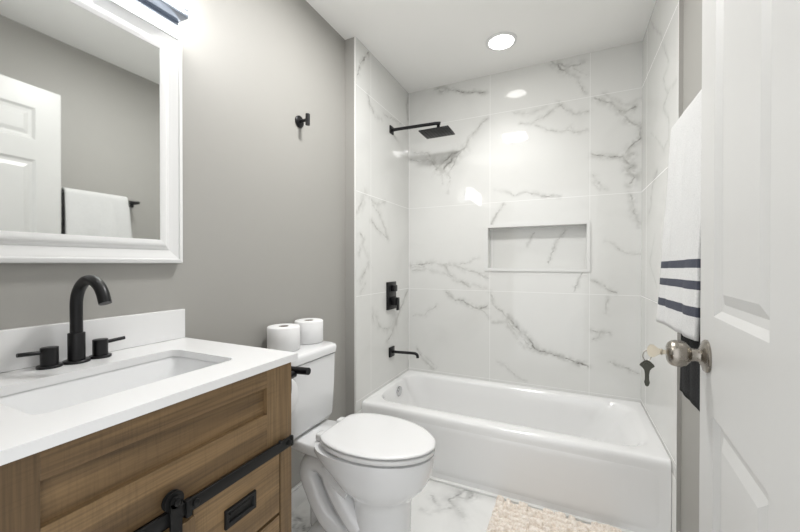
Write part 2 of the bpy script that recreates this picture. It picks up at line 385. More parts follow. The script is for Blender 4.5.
def vein_panel(name, mat, axis, val, u0, u1, v0, v1, step, veins, hole=None, parent=None, flip=False, holes_pad=0.0):
    """finely meshed tiled face on the plane axis=val carrying the vein attribute"""
    us = np.linspace(u0, u1, int((u1 - u0) / step) + 1); vs = np.linspace(v0, v1, int((v1 - v0) / step) + 1)
    if hole:      # rows and columns exactly on the opening's edges
        us = np.unique(np.concatenate([us[(np.abs(us - hole[0]) > step * .4) & (np.abs(us - hole[1]) > step * .4)], hole[:2]]))
        vs = np.unique(np.concatenate([vs[(np.abs(vs - hole[2]) > step * .4) & (np.abs(vs - hole[3]) > step * .4)], hole[2:]]))
    U, V = np.meshgrid(us, vs, indexing='ij'); nu, nv = U.shape
    co = np.empty((nu * nv, 3)); k = {'x': (1, 2, 0), 'y': (0, 2, 1), 'z': (0, 1, 2)}[axis]
    co[:, k[0]] = U.ravel(); co[:, k[1]] = V.ravel(); co[:, k[2]] = val
    idx = np.arange(nu * nv).reshape(nu, nv)
    q = np.stack([idx[:-1, :-1], idx[1:, :-1], idx[1:, 1:], idx[:-1, 1:]], -1).reshape(-1, 4)
    if hole:
        cu = ((U[:-1, :-1] + U[1:, 1:]) / 2).ravel(); cv = ((V[:-1, :-1] + V[1:, 1:]) / 2).ravel()
        q = q[~((cu > hole[0]) & (cu < hole[1]) & (cv > hole[2]) & (cv < hole[3]))]
    if flip: q = q[:, ::-1]
    me = bpy.data.meshes.new(name)
    me.vertices.add(len(co)); me.vertices.foreach_set('co', co.ravel())
    me.loops.add(q.size); me.loops.foreach_set('vertex_index', q.ravel())
    me.polygons.add(len(q)); me.polygons.foreach_set('loop_start', np.arange(0, q.size, 4)); me.polygons.foreach_set('loop_total', np.full(len(q), 4))
    me.update(); me.validate()
    at = me.attributes.new('vein', 'FLOAT', 'POINT'); at.data.foreach_set('value', vein_field(U.ravel(), V.ravel(), veins).astype(np.float32))
    me.materials.append(mat)
    return link(name, me, parent)

# ================================================================== THE ROOM
NX0, NX1, NZ0, NZ1 = 0.676, 1.292, 1.131, 1.417       # niche opening
o = obj('wall_left', mb((-0.12, 0.0, FY - 0.11, RY, 0, H), (-0.12, AL - 0.012, RY, D + 0.12, 0, H)), M['paint']); struct(o, 'grey painted left wall with the mirror, ending in a shaded return at the shower', 'wall')
t = vein_panel('wall_shower_left', M['tile_side'], 'x', AL, RY, D, 0.30, H, 0.006, V_LEFT); struct(t, 'marble tiled shower wall carrying the black valve and spout', 'wall')
obj('tile_edge', mb((AL - 0.0118, AL - 0.0002, RY - 0.0006, D, 0.0, H)), M['grout'], t)
b = vein_panel('wall_back', M['tile_back'], 'y', D, AL, AR, 0.30, H, 0.005, V_BACK, hole=(NX0, NX1, NZ0, NZ1)); struct(b, 'marble tiled back wall of the shower with the niche', 'wall')
obj('wall_core', mb((AL, NX0, D + .001, D + .12, 0, H), (NX1, AR, D + .001, D + .12, 0, H), (NX0, NX1, D + .001, D + .12, 0, NZ0), (NX0, NX1, D + .001, D + .12, NZ1, H)), M['grout'], b)
vein_panel('niche_back', M['tile_back'], 'y', D + 0.088, NX0, NX1, NZ0, NZ1, 0.005, V_NICHE, parent=b)
obj('niche_lining', mb((NX0, NX0 + .004, D + .001, D + .09, NZ0, NZ1), (NX1 - .004, NX1, D + .001, D + .09, NZ0, NZ1), (NX0, NX1, D + .001, D + .09, NZ0, NZ0 + .004), (NX0, NX1, D + .001, D + .09, NZ1 - .004, NZ1)), M['tile_back'], b)
o = obj('trim_1', mb((NX0 - .017, NX0 + .003, D - .008, D + .012, NZ0 - .017, NZ1 + .017), (NX1 - .003, NX1 + .017, D - .008, D + .012, NZ0 - .017, NZ1 + .017),
                     (NX0 + .003, NX1 - .003, D - .008, D + .012, NZ0 - .017, NZ0 + .003), (NX0 + .003, NX1 - .003, D - .008, D + .012, NZ1 - .003, NZ1 + .017)), M['nichetrim'], smooth=0)
struct(o, 'white frame around the shower niche', 'trim')
o = obj('wall_right', mb((RW, RW + .12, FY - 0.11, RY, 0, H), (AR + .0015, RW + .12, RY, D + .12, 0, H)), M['paint']); struct(o, 'grey painted right wall behind the towel and door', 'wall')
t = vein_panel('wall_shower_right', M['tile_right'], 'x', AR, RY, D, 0.30, H, 0.006, V_RIGHT, flip=True); struct(t, 'marble tiled right wall of the shower', 'wall')
obj('tile_edge', mb((AR + .0001, AR + .0014, RY - .0006, D, 0.0, H)), M['grout'], t)
DX0, DX1 = 0.52, 1.392                                   # doorway behind the camera
o = obj('wall_front', mb((-0.12, DX0, FY - .11, FY, 0, H), (DX1, RW + .12, FY - .11, FY, 0, H), (DX0, DX1, FY - .11, FY, 2.09, H)), M['paint']); struct(o, 'grey entrance wall with the doorway', 'wall')
o = obj('trim_2', mb((DX0, DX0 + .018, FY - .11, FY, 0, 2.09), (DX1 - .018, DX1, FY - .11, FY, 0, 2.09), (DX0 + .018, DX1 - .018, FY - .11, FY, 2.072, 2.09)), M['white'], smooth=0); struct(o, 'white door jamb', 'trim')
o = obj('ceiling', mb((-0.12, RW + .12, FY - .11, D + .12, H, H + .1)), M['ceil']); struct(o, 'flat white ceiling', 'ceiling')
f = vein_panel('floor', M['tile_floor'], 'z', 0.0, -0.02, RW + .02, FY - 0.9, D, 0.008, V_FLOOR); struct(f, 'pale marble tile floor with grey veins', 'floor')
obj('floor_slab', mb((-0.12, RW + .12, FY - 0.9, D + .12, -0.08, -0.0005)), M['grout'], f)
bm = BM(); box(bm, 0, .013, -1.03, RY - .001, 0, .085); box(bm, 0, .009, -1.03, RY - .001, .085, .10, 0.003)
o = obj('baseboard_left', bm, M['white']); struct(o, 'white baseboard behind the toilet', 'baseboard')
bm = BM(); box(bm, RW - .013, RW, FY + .01, RY - .001, 0, .085); box(bm, RW - .009, RW, FY + .01, RY - .001, .085, .10, 0.003)
o = obj('baseboard_right', bm, M['white']); struct(o, 'white baseboard on the right wall', 'baseboard')

# ================================================================== DOOR (turned about its free edge; local +y runs to the hinges, -x faces the room)
DW, DH, DT = 0.84, 2.10, 0.035
door = bpy.data.objects.new('door_1', None); COL.objects.link(door); door.location = (1.444, -0.8125, 0); door.rotation_euler = (0, 0, radians(180 - 4.5))
struct(door, 'white six-panel door standing open at the right', 'door'); door.empty_display_size = .05
# local frame: x towards +x = away from wall? after the half turn local -x points to the right wall, local +x into the room, local +y to the hinge
bm = BM()
ys = [0.0, 0.107, 0.371, 0.469, 0.733, 0.84]; zs = [0.012, 0.23, 0.868, 1.063, 1.71, 1.815, 1.985, DH]
panels = [(i, j) for i in (1, 3) for j in (1, 3, 5)]
gy = ys; gz = zs
def panel(bm, x, y0, y1, z0, z1, sgn):
    prof = [(0, 0), (.012, -.009), (.026, -.010), (.046, -.003)]
    rings = [[Vector((x + sgn * h, y0 + w, z0 + w)), Vector((x + sgn * h, y1 - w, z0 + w)), Vector((x + sgn * h, y1 - w, z1 - w)), Vector((x + sgn * h, y0 + w, z1 - w))] for w, h in prof]
    loft(bm, rings, cap0=False, cap1=True)
for x, sgn in ((0.0, 1), (-DT, -1)):
    for i in range(5):
        for j in range(7):
            if (i, j) in panels: panel(bm, x, gy[i], gy[i + 1], gz[j], gz[j + 1], sgn)
            else: bm.faces.new([bm.verts.new((x, yy, zz)) for yy, zz in ((gy[i], gz[j]), (gy[i + 1], gz[j]), (gy[i + 1], gz[j + 1]), (gy[i], gz[j + 1]))])
for q in (((0, 0, zs[0]), (-DT, 0, zs[0]), (-DT, 0, DH), (0, 0, DH)), ((0, DW, zs[0]), (-DT, DW, zs[0]), (-DT, DW, DH), (0, DW, DH)),
          ((0, 0, DH), (-DT, 0, DH), (-DT, DW, DH), (0, DW, DH)), ((0, 0, zs[0]), (-DT, 0, zs[0]), (-DT, DW, zs[0]), (0, DW, zs[0]))):
    bm.faces.new([bm.verts.new(p) for p in q])
bmesh.ops.remove_doubles(bm, verts=bm.verts, dist=1e-5)
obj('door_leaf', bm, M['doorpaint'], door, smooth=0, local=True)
KZ, KY = 0.976, 0.064
kn = []
for sgn, x0 in ((1, 0.0), (-1, -DT)):
    bm = BM(); lathe(bm, (x0, KY, KZ), (sgn, 0, 0), [(0, .0), (0, .033), (.004, .0335), (.007, .031), (.009, .026), (.011, .020), (.013, .0165)], 36)
    r = obj('door_rosette', bm, M['nickel'], door, local=True); r['label'] = 'round brushed nickel plate'
    bm = BM(); lathe(bm, (x0, KY, KZ), (sgn, 0, 0), [(.012, .014), (.020, .0125), (.027, .0135), (.031, .019), (.036, .0245), (.044, .0278), (.053, .0280), (.060, .0262), (.0655, .022), (.068, .016), (.0685, .0)], 36)
    k = obj('door_knob', bm, M['nickel'], door, local=True); k['label'] = 'brushed nickel knob'
bm = BM(); box(bm, -DT + .006, -.006, -.001, .003, KZ - .028, KZ + .028); obj('latch_plate', bm, M['nickel'], door, local=True)
for z in (.22, 1.03, 1.84):
    bm = BM(); cyl(bm, (.004, DW + .004, z - .045), (.004, DW + .004, z + .045), .006, seg=12); box(bm, -.02, .003, DW - .001, DW + .002, z - .045, z + .045)
    obj('hinge', bm, M['nickel'], door, local=True)

# keys: one pushed into the knob, one hanging from a ring on it
def to_world(p):
    return Matrix.Translation(door.location) @ Matrix.Rotation(door.rotation_euler.z, 4, 'Z') @ Vector(p)
k1 = thing('key', 'pale key pushed into the lock of the nickel door knob', 'key', to_world((0.0692, KY, KZ)), door.rotation_euler.z)
bm = BM(); box(bm, 0.0, .008, -.001, .001, -.0045, .0045)
lathe(bm, (.006, 0, 0), (1, 0, 0), [(0, .0065), (.002, .007), (.004, .0055)], 16)
obj('blade', bm, M['keybrass'], k1, local=True)
bm = BM()
outl = [(.009, -.0045), (.014, -.0075), (.021, -.0135), (.028, -.0135), (.032, -.008), (.034, 0), (.032, .008), (.028, .0135), (.021, .0135), (.014, .0075), (.009, .0045)]
loft(bm, [[Vector((x, -.0016, z)) for x, z in outl], [Vector((x, .0016, z)) for x, z in outl]])
obj('bow', bm, M['keybrass'], k1, local=True)
base = to_world((0.0692 + .031, KY, KZ - .004))
k2 = thing('key', 'dark key hanging from a thin ring below the door knob', 'key', base, door.rotation_euler.z)
bm = BM(); c = Vector((.002, 0, -.0080)); tube(bm, [c + Vector((0.008 * sin(2 * pi * i / 24), .004 * sin(2 * pi * i / 24), .0115 * cos(2 * pi * i / 24))) for i in range(25)], .0009, 8)
obj('ring', bm, M['nickel'], k2, local=True)
bm = BM()
outl = [(x_ * .95, z_ * 1.2 + .005) for x_, z_ in [(-.013, -.026), (-.006, -.0205), (0, -.0185), (.006, -.0205), (.013, -.026), (.0145, -.029), (.009, -.033), (.0055, -.037), (.0040, -.045), (.0042, -.054), (.0055, -.059), (.0035, -.065), (0, -.067), (-.0035, -.065), (-.0055, -.059), (-.0042, -.054), (-.0040, -.045), (-.0055, -.037), (-.009, -.033), (-.0145, -.029)]]
loft(bm, [[Vector((.002 + a, -.0015, z)) for a, z in outl], [Vector((.002 + a, .0015, z)) for a, z in outl]])
obj('key_body', bm, M['keymetal'], k2, local=True)
bm = BM(); cyl(bm, (.002, -.003, -.028), (.002, .003, -.028), .0065, seg=16); obj('bow_plate', bm, M['keymetal'], k2, local=True)

# ================================================================== BATHTUB
TZ = 0.345
tub = thing('bathtub', 'white alcove bathtub with a flat apron front', 'bathtub', (AL, 0, 0))
x0, x1, y0, y1 = AL + .001, AR - .001, 0.0, D - .001
bm = BM(); n = 8
rings = [rrect(x0, x1, y0 + .002, y1, .004, 0.0, n), rrect(x0, x1, y0 + .001, y1, .004, .030, n), rrect(x0, x1, y0, y1, .004, .31, n), rrect(x0, x1, y0 + .001, y1, .004, .325, n), rrect(x0, x1, y0 + .005, y1, .006, .337, n), rrect(x0, x1, y0 + .012, y1, .008, .343, n), rrect(x0 + .001, x1 - .001, y0 + .020, y1, .010, TZ, n),
         rrect(x0 + .036, x1 - .035, y0 + .072, y1 - .050, .13, TZ, n), rrect(x0 + .046, x1 - .050, y0 + .082, y1 - .057, .125, TZ - .004, n), rrect(x0 + .054, x1 - .08, y0 + .093, y1 - .064, .12, TZ - .022, n),
         rrect(x0 + .062, x1 - .13, y0 + .102, y1 - .070, .12, TZ - .09, n), rrect(x0 + .096, x1 - .20, y0 + .114, y1 - .080, .12, .13, n), rrect(x0 + .120, x1 - .25, y0 + .130, y1 - .094, .11, .085, n), rrect(x0 + .165, x1 - .30, y0 + .165, y1 - .13, .09, .066, n), rrect(x0 + .25, x1 - .40, y0 + .24, y1 - .21, .06, .062, n)]
loft(bm, rings)
obj('tub_body', bm, M['enamel'], tub, smooth=40)
bm = BM()
def rr_xz(ax0, ax1, az0, az1, r, y): return [Vector((v.x, y, v.y)) for v in rrect(ax0, ax1, az0, az1, r, 0, 6)]
loft(bm, [rr_xz(x0 + .04, x1 - .040, .035, .300, .045, y0 + .002), rr_xz(x0 + .047, x1 - .047, .042, .293, .042, y0 - .0002), rr_xz(x0 + .070, x1 - .070, .065, .270, .034, y0 - .0020)], cap0=False)
obj('apron_panel', bm, M['enamel'], tub, smooth=60)
bm = BM(); lathe(bm, (x0 + .0620, .392, .289), (1, 0, -.12), [(-.004, .034), (.005, .034), (.009, .030), (.010, .020), (.011, 0)], 28)
q = obj('overflow_plate', bm, M['darkchrome'], tub); q['label'] = 'round chrome overflow cover'
bm = BM(); lathe(bm, (x0 + .30, .36, .0615), (0, 0, 1), [(0, .03), (.003, .03), (.005, .02), (.012, .018), (.013, 0)], 24)
q = obj('drain', bm, M['chrome'], tub); q['label'] = 'chrome drain stopper'
o = obj('trim_3', mb((AL + .0005, AR - .0005, -.014, 0.011, 0.0, .012), bev=.004), M['grout']); struct(o, 'white bead along the foot of the tub', 'trim')

# ================================================================== TOILET (centre line y = TY)
TY = -0.590
toi = thing('toilet', 'white two-piece toilet with closed lid between vanity and tub', 'toilet', (0.30, TY, 0))
def egg(xb, xf, hw, z, n=44, sq=0.0, wide=0.42):
    """egg outline: back at xb, tip at xf, widest at a fraction wide from the back"""
    out = []; xc = xb + (xf - xb) * wide
    for i in range(n):
        a = 2 * pi * i / n; c, s = cos(a), sin(a)
        if c >= 0: x = xc + (xf - xc) * c; y = hw * s
        else:
            e = 1 - sq; x = xc - (xc - xb) * abs(c) ** e; y = hw * (1 if s > 0 else -1) * abs(s) ** e
        out.append(Vector((x, TY + y, z)))
    return out
def tankring(x0, x1, hw, z, bow=0.020, r=0.040):
    out = []
    for v in rrect(x0, x1, -hw, hw, r, z, 8):
        k = (v.x - x0) / (x1 - x0); out.append(Vector((v.x + bow * k * max(0, 1 - (v.y / hw) ** 2), TY + v.y, z)))
    return out
bm = BM()
loft(bm, [tankring(.05, .165, .130, .460), tankring(.030, .188, .148, .466), tankring(.022, .198, .156, .486), tankring(.016, .204, .161, .62), tankring(.012, .207, .163, .757)])
obj('tank', bm, M['ceramic'], toi, smooth=50)
bm = BM()
loft(bm, [tankring(.012, .205, .158, .7595), tankring(.006, .212, .165, .763), tankring(.006, .214, .167, .787), tankring(.010, .210, .163, .796), tankring(.020, .198, .151, .800)])
obj('tank_lid', bm, M['ceramic'], toi, smooth=50)
bm = BM()   # bowl on its front column
loft(bm, [egg(.41, .658, .112, 0.0), egg(.41, .658, .111, .02), egg(.416, .650, .104, .045), egg(.418, .646, .101, .15), egg(.418, .648, .101, .255), egg(.408, .655, .107, .290), egg(.378, .676, .125, .311), egg(.345, .704, .144, .339), egg(.312, .724, .156, .374), egg(.280, .735, .162, .408, sq=.15), egg(.262, .739, .1645, .446, sq=.3), egg(.264, .737, .163, .460, sq=.3), egg(.287, .71, .14, .4645, sq=.3)])
def deckr(z, ins=0):
    pts = [(.022 + ins, -.085 + ins), (.10, -.092 + ins), (.19, -.106 + ins), (.25, -.114 + ins), (.31, -.116 + ins), (.38, -.110 + ins), (.42, -.09), (.42, .09), (.38, .110 - ins), (.31, .116 - ins), (.25, .114 - ins), (.19, .106 - ins), (.10, .092 - ins), (.022 + ins, .085 - ins)]
    return [Vector((x, TY + y, z)) for x, y in pts]
loft(bm, [deckr(.385, .050), deckr(.400, .020), deckr(.414, .004), deckr(.424), deckr(.450), deckr(.4565, .006)])
for s in (-1, 1):      # sculpted trapway on both flanks
    path = [(.43, .30), (.355, .335), (.295, .372), (.245, .362), (.232, .315), (.262, .252), (.292, .200), (.330, .158), (.385, .128), (.450, .110)]
    sp = smooth_path([(x, TY + s * .066, z) for x, z in path], 6); tube(bm, sp, [.040] * len(sp), 20)
    sp = smooth_path([(x, TY + s * .064, z) for x, z in ((.33, .38), (.345, .325), (.378, .268), (.420, .215), (.47, .165))], 6); tube(bm, sp, [.042] * len(sp), 20)
loft(bm, [[Vector((v.x, TY + v.y, z)) for v in rrect(xa, xb, -hw, hw, .05, 0, 6)] for xa, xb, hw, z in ((.19, .52, .108, 0.0), (.19, .52, .107, .03), (.21, .52, .098, .06), (.25, .52, .085, .11), (.29, .50, .066, .145))])
box(bm, .20, .42, TY - .045, TY + .045, .05, .41, .03)
for s in (-1, 1):
    lathe(bm, (.34, TY + s * .098, .030), (0, s * .5, 1), [(0, .016), (.012, .015), (.018, .009), (.02, 0)], 16)
obj('bowl', bm, M['ceramic'], toi, smooth=55)
_half = [(.302, .0), (.302, .060), (.304, .096), (.315, .116), (.355, .143), (.415, .161), (.48, .167), (.55, .160), (.62, .138), (.68, .100), (.722, .052), (.738, .0)]
_hp = [Vector((x, y, 0)) for x, y in _half]
_sm = smooth_path(_hp, 5)
def seat_out(z, ins=0):
    full = [(p.x, p.y) for p in _sm] + [(p.x, -p.y) for p in _sm[-2:0:-1]]
    cx, cy = .52, 0.0; hx, hy = .218, .167
    z += .005
    return [Vector((.008 + cx + (x - cx) * (1 - ins / hx), TY + y * (1 - ins / hy), z)) for x, y in full]
bm = BM(); loft(bm, [seat_out(.4650, .020), seat_out(.4655, .004), seat_out(.470, .0005), seat_out(.479, .0005), seat_out(.4815, .003), seat_out(.482, .020)])
obj('seat', bm, M['seatplastic'], toi, smooth=50)
bm = BM(); loft(bm, [seat_out(.4868, .020), seat_out(.4873, .004), seat_out(.490, .0), seat_out(.4935, 0), seat_out(.4965, .003), seat_out(.4985, .010), seat_out(.4995, .03), seat_out(.5005, .09)])
for s in (-1, 1): box(bm, .278, .316, TY + s * .070 - .020, TY + s * .070 + .020, .4650, .4930, .006)
obj('seat_lid', bm, M['seatplastic'], toi, smooth=50)

# ================================================================== VANITY
VF, V0, V1 = 0.49, -1.637, -1.046        # front plane, far-left end, right end
VT = 0.898
van = thing('vanity_cabinet', 'brown oak vanity cabinet with sliding barn door hardware', 'vanity', (0.25, -1.3415, 0))
obj('carcass', mb((.004, VF - .028, V0 + .018, V1 - .018, .09, .772), (.02, VF - .06, V0 + .03, V1 - .03, 0.0, .09)), M['dark_gap'], van, smooth=0)
obj('side_panel', mb((.004, VF - .024, V1 - .018, V1, 0, VT)), M['oak_side'], van, smooth=0)
obj('side_panel', mb((.004, VF - .024, V0, V0 + .018, 0, VT)), M['oak_side'], van, smooth=0)
obj('face_stile', mb((VF - .024, VF, -1.133, V1, .695, VT), (VF - .024, VF, -1.087, V1, 0, .695)), M['oak_z'], van, smooth=0)
obj('face_stile', mb((VF - .024, VF, V0, -1.561, .695, VT), (VF - .024, VF, V0, -1.596, 0, .695)), M['oak_z'], van, smooth=0)
for rb in ((VF - .024, VF, -1.561, -1.133, .851, VT), (VF - .024, VF, -1.561, -1.133, .695, .782), (VF - .024, VF, -1.596, -1.087, .09, .15)): obj('face_rail', mb(rb, bev=.001), M['oak_y'], van, smooth=0)
obj('false_drawer', mb((VF - .024, VF - .012, -1.561, -1.133, .782, .851)), M['oak_y'], van, smooth=0)
obj('divider', mb((VF - .026, VF - .004, -1.352, -1.332, .15, .695)), M['oak_z'], van, smooth=0)
for z0, z1 in ((.507, .690), (.330, .498), (.155, .322)):
    d = obj('drawer', mb((VF - .022, VF, -1.330, -1.0905, z0, z1), bev=.0015), M['oak_y'], van, smooth=0)
    zc = (z0 + z1) / 2 - .004; y0, y1 = -1.2585, -1.1735; hh = .021
    bm = BM()
    rings = [[Vector((VF + h, y0 + w, zc - hh + w)), Vector((VF + h, y1 - w, zc - hh + w)), Vector((VF + h, y1 - w, zc + hh - w)), Vector((VF + h, y0 + w, zc + hh - w))] for w, h in ((0, -.0005), (0, .005), (.001, .007), (.0075, .007), (.0085, .006), (.0105, .0012), (.013, .0010))]
    loft(bm, rings, cap0=True); box(bm, VF + .0012, VF + .006, y0 + .012, y1 - .012, zc + hh - .016, zc + hh - .0095)
    h = obj('pull', bm, M['blackiron'], d, smooth=0); h['label'] = 'black recessed rectangular pull'
bd = obj('barn_door', mb((VF + .004, VF + .016, -1.632, -1.340, .10, .664), bev=.0015), M['oak_y'], van, smooth=0)
obj('door_batten', mb((VF + .016, VF + .021, -1.632, -1.582, .10, .664), (VF + .016, VF + .021, -1.390, -1.340, .10, .664), bev=.001), M['oak_z'], bd, smooth=0)
RX0, RX1, RZ0, RZ1 = VF + .010, VF + .016, .674, .700
rail = obj('sliding_rail', mb((RX0, RX1, V0 + .004, V1 - .009, RZ0, RZ1), bev=.0015), M['blackiron'], van); rail['label'] = 'flat black iron sliding rail'
for y in (-1.073, -1.335, -1.585):
    bm = BM(); cyl(bm, (VF, y, .687), (RX0, y, .687), .007, seg=14); lathe(bm, (RX1, y, .687), (1, 0, 0), [(0, .0075), (.003, .0075), (.0045, .005), (.0045, 0)], 14)
    obj('rail_bolt', bm, M['blackiron'], rail)
for y in (V1 - .015, V0 + .010):
    obj('end_stop', mb((RX0 - .001, RX1 + .003, y - .004, y + .004, RZ0, RZ1 + .001), bev=.0015), M['blackiron'], rail)
obj('travel_stop', mb((RX0 - .002, RX1 + .006, -1.358, -1.346, RZ0 - .004, RZ1 + .003), bev=.002), M['blackiron'], rail)
bm = BM(); cyl(bm, (RX1, -1.105, RZ1), (RX1, -1.105, RZ1 + .006), .004, seg=10); obj('anti_jump_pin', bm, M['blackiron'], rail)
for y in (-1.379, -1.600):
    bm = BM()
    lathe(bm, (RX0 - .002, y, RZ1 + .016), (1, 0, 0), [(0, .0), (0, .0185), (.002, .0185), (.003, .015), (.007, .015), (.008, .0185), (.010, .0185), (.010, 0)], 30)
    w = obj('roller_wheel', bm, M['blackiron'], bd)
    bm = BM(); box(bm, RX1 + .004, RX1 + .008, y - .011, y + .011, .54, RZ1 + .016)
    cyl(bm, (RX1 + .004, y, RZ1 + .016), (RX1 + .008, y, RZ1 + .016), .011, seg=20)
    lathe(bm, (RX1 + .008, y, RZ1 + .016), (1, 0, 0), [(0, .006), (.004, .006), (.005, .004), (.005, 0)], 12)
    for z in (.63, .57): lathe(bm, (RX1 + .008, y, z), (1, 0, 0), [(0, .005), (.003, .005), (.004, .003), (.004, 0)], 12)
    s = obj('hanger_strap', bm, M['blackiron'], bd); s['label'] = 'black iron strap with roller'

top = thing('worktop', 'white quartz vanity top with undermount basin and backsplash', 'worktop', (0.25, -1.3425, VT))
CX1, CY0, CY1, CZ0, CZ1 = 0.502, -1.652, -1.033, VT + .001, 0.918
BX0, BX1, BY0, BY1 = .150, .398, -1.535, -1.150
bm = BM(); n = 6
def rect_as(ring, x0, x1, y0, y1, z):
    """push a rounded ring out to a sharp rectangle, keeping the point count"""
    cx, cy = (BX0 + BX1) / 2, (BY0 + BY1) / 2; k = n + 1; out = []
    cs = [(x1, y1), (x0, y1), (x0, y0), (x1, y0)]
    for q in range(4):
        for i in range(k): out.append(Vector((*cs[q], z)))
    return out
inner = rrect(BX0, BX1, BY0, BY1, .022, CZ1, n)
k = n + 1
def slab_face(z, flip):
    ring = [bm.verts.new((v.x, v.y, z)) for v in inner]; cs = [bm.verts.new((x, y, z)) for x, y in ((CX1, CY1), (.001, CY1), (.001, CY0), (CX1, CY0))]
    for q in range(4):
        for i in range(n):
            bm.faces.new((ring[q * k + i], ring[q * k + i + 1], cs[q]))
        a, b2 = ring[q * k + n], ring[((q + 1) * k) % (4 * k)]
        bm.faces.new((a, b2, cs[(q + 1) % 4], cs[q]))
    return ring, cs
r1, c1 = slab_face(CZ1, False); r0, c0 = slab_face(CZ0, True)
for q in range(4): bm.faces.new((c1[q], c1[(q + 1) % 4], c0[(q + 1) % 4], c0[q]))
for i in range(4 * k): bm.faces.new((r1[i], r1[(i + 1) % (4 * k)], r0[(i + 1) % (4 * k)], r0[i]))
ed = [e for e in bm.edges if abs(e.verts[0].co.z - CZ1) < 1e-5 and abs(e.verts[1].co.z - CZ1) < 1e-5 and len(e.link_faces) == 2 and abs(e.calc_face_angle(0)) > 1]
bmesh.ops.recalc_face_normals(bm, faces=bm.faces); bmesh.ops.bevel(bm, geom=ed, offset=.0025, segments=2, affect='EDGES')
obj('countertop', bm, M['quartz'], top, smooth=30)
obj('backsplash', mb((.001, .020, CY0, CY1 - .001, CZ1 + .0005, 1.014), bev=.0015), M['quartz'], top, smooth=0)
bm = BM()
loft(bm, [rrect(BX0 - .012, BX1 + .012, BY0 - .012, BY1 + .012, .03, CZ0 - .0008, n), rrect(BX0 - .003, BX1 + .003, BY0 - .003, BY1 + .003, .024, CZ0 - .0008, n), rrect(BX0 + .002, BX1 - .002, BY0 + .004, BY1 - .004, .026, CZ0 - .012, n), rrect(BX0 + .020, BX1 - .016, BY0 + .055, BY1 - .055, .04, CZ0 - .085, n), rrect(BX0 + .032, BX1 - .03, BY0 + .075, BY1 - .075, .04, CZ0 - .105, n), rrect(BX0 + .06, BX1 - .06, BY0 + .12, BY1 - .12, .03, CZ0 - .112, n)], cap0=False)
bs = obj('basin', bm, M['ceramic'], top, smooth=50)
bm = BM(); lathe(bm, ((BX0 + BX1) / 2 - .01, -1.3425, CZ0 - .1118), (0, 0, 1), [(0, .022), (.002, .022), (.004, .018), (.006, .016), (.008, .0)], 24)
q = obj('basin_drain', bm, M['black'], bs); q['label'] = 'black drain stopper'

fau = thing('faucet', 'matte black widespread gooseneck faucet on the white vanity top', 'faucet', (.061, -1.342, CZ1))
FZ = CZ1 + .0004
def lz(bm, x, y, prof): lathe(bm, (x, y, FZ), (0, 0, 1), prof, 36)
bm = BM(); lz(bm, .061, -1.342, [(0, .027), (.004, .0275), (.006, .026), (.0062, .0172), (.073, .0172), (.0735, .0168), (.0745, .013)])
pts = [(.061, -1.342, FZ + .074), (.061, -1.342, FZ + .10)]
cxr, rr = .061 + .066, .066
for i in range(0, 19):
    a = pi - radians(160) * i / 18; pts.append((cxr + rr * cos(a), -1.342, FZ + .142 + rr * sin(a)))
e = Vector(pts[-1]); d = (e - Vector(pts[-2])).normalized(); pts.append(tuple(e + d * .012))
tube(bm, pts, .0128, 28)
obj('spout', bm, M['black'], fau, smooth=40)
for y, s in ((-1.393, -1), (-1.291, 1)):
    bm = BM(); lz(bm, .059, y, [(0, .0235), (.004, .024), (.0055, .023), (.0058, .0165), (.047, .0165), (.0475, .0158), (.0478, 0)])
    cyl(bm, (.059, y + s * .016, FZ + .038), (.061, y + s * .056, FZ + .041), .0047, seg=14)
    obj('handle', bm, M['black'], fau, smooth=40)

# paper holder on the vanity's side with a roll
hol = thing('toilet_paper_holder', 'black paper holder fixed to the side of the oak vanity', 'paper holder', (.44, V1, .845))
bm = BM(); lathe(bm, (.456, V1 + .0005, .843), (0, 1, 0), [(0, .026), (.007, .026), (.009, .023), (.016, .012), (.05, .010)], 28); obj('mount', bm, M['black'], hol)
bm = BM(); tube(bm, [(.400, -.990, .851), (.44, -.990, .851), (.504, -.990, .855)], .0105, 20); obj('arm', bm, M['black'], hol)
bm = BM(); tube(bm, smooth_path([(.428, -.990, .848), (.430, -.988, .82), (.425, -.985, .772), (.405, -.985, .766), (.31, -.985, .766)], 5), .0065, 14); obj('spindle', bm, M['black'], hol)
def roll(name, label, c, axis, r, h, group=None, core=.021):
    t = thing(name, label, 'toilet paper', c, 0, group)
    d = Vector(axis); bm = BM(); seg = 48; s, u = frame_of(d)
    def ring(rad, hh): return [Vector(c) + d * hh + (s * cos(2 * pi * i / seg) + u * sin(2 * pi * i / seg)) * rad for i in range(seg)]
    v = loft(bm, [ring(core, 0), ring(r - .003, 0), ring(r, .003), ring(r, h - .003), ring(r - .003, h), ring(core, h), ring(core, 0)], cap0=False, cap1=False)
    bmesh.ops.remove_doubles(bm, verts=bm.verts, dist=1e-6)
    obj('paper', bm, M['paper'], t, smooth=50)
    bm = BM(); loft(bm, [ring(core - .0003, .0003), ring(core - .0003, h - .0005), ring(core - .0018, h - .0005), ring(core - .0018, .0003), ring(core - .0003, .0003)], cap0=False, cap1=False)
    bmesh.ops.remove_doubles(bm, verts=bm.verts, dist=1e-6)
    q = obj('core', bm, M['core'], t, smooth=50); q['label'] = 'grey card tube'
    return t
roll('toilet_roll', 'white toilet roll hanging on the black holder beside the vanity', (.308, -.985, .7552), (1, 0, 0), .062, .102)
roll('toilet_roll', 'white toilet roll on the tank, nearer the vanity', (.090, -.652, .8008), (0, 0, 1), .067, .100, 'toilet rolls on the tank')
roll('toilet_roll', 'white toilet roll on the tank, farther from the vanity', (.084, -.482, .8008), (0, 0, 1), .065, .100, 'toilet rolls on the tank')

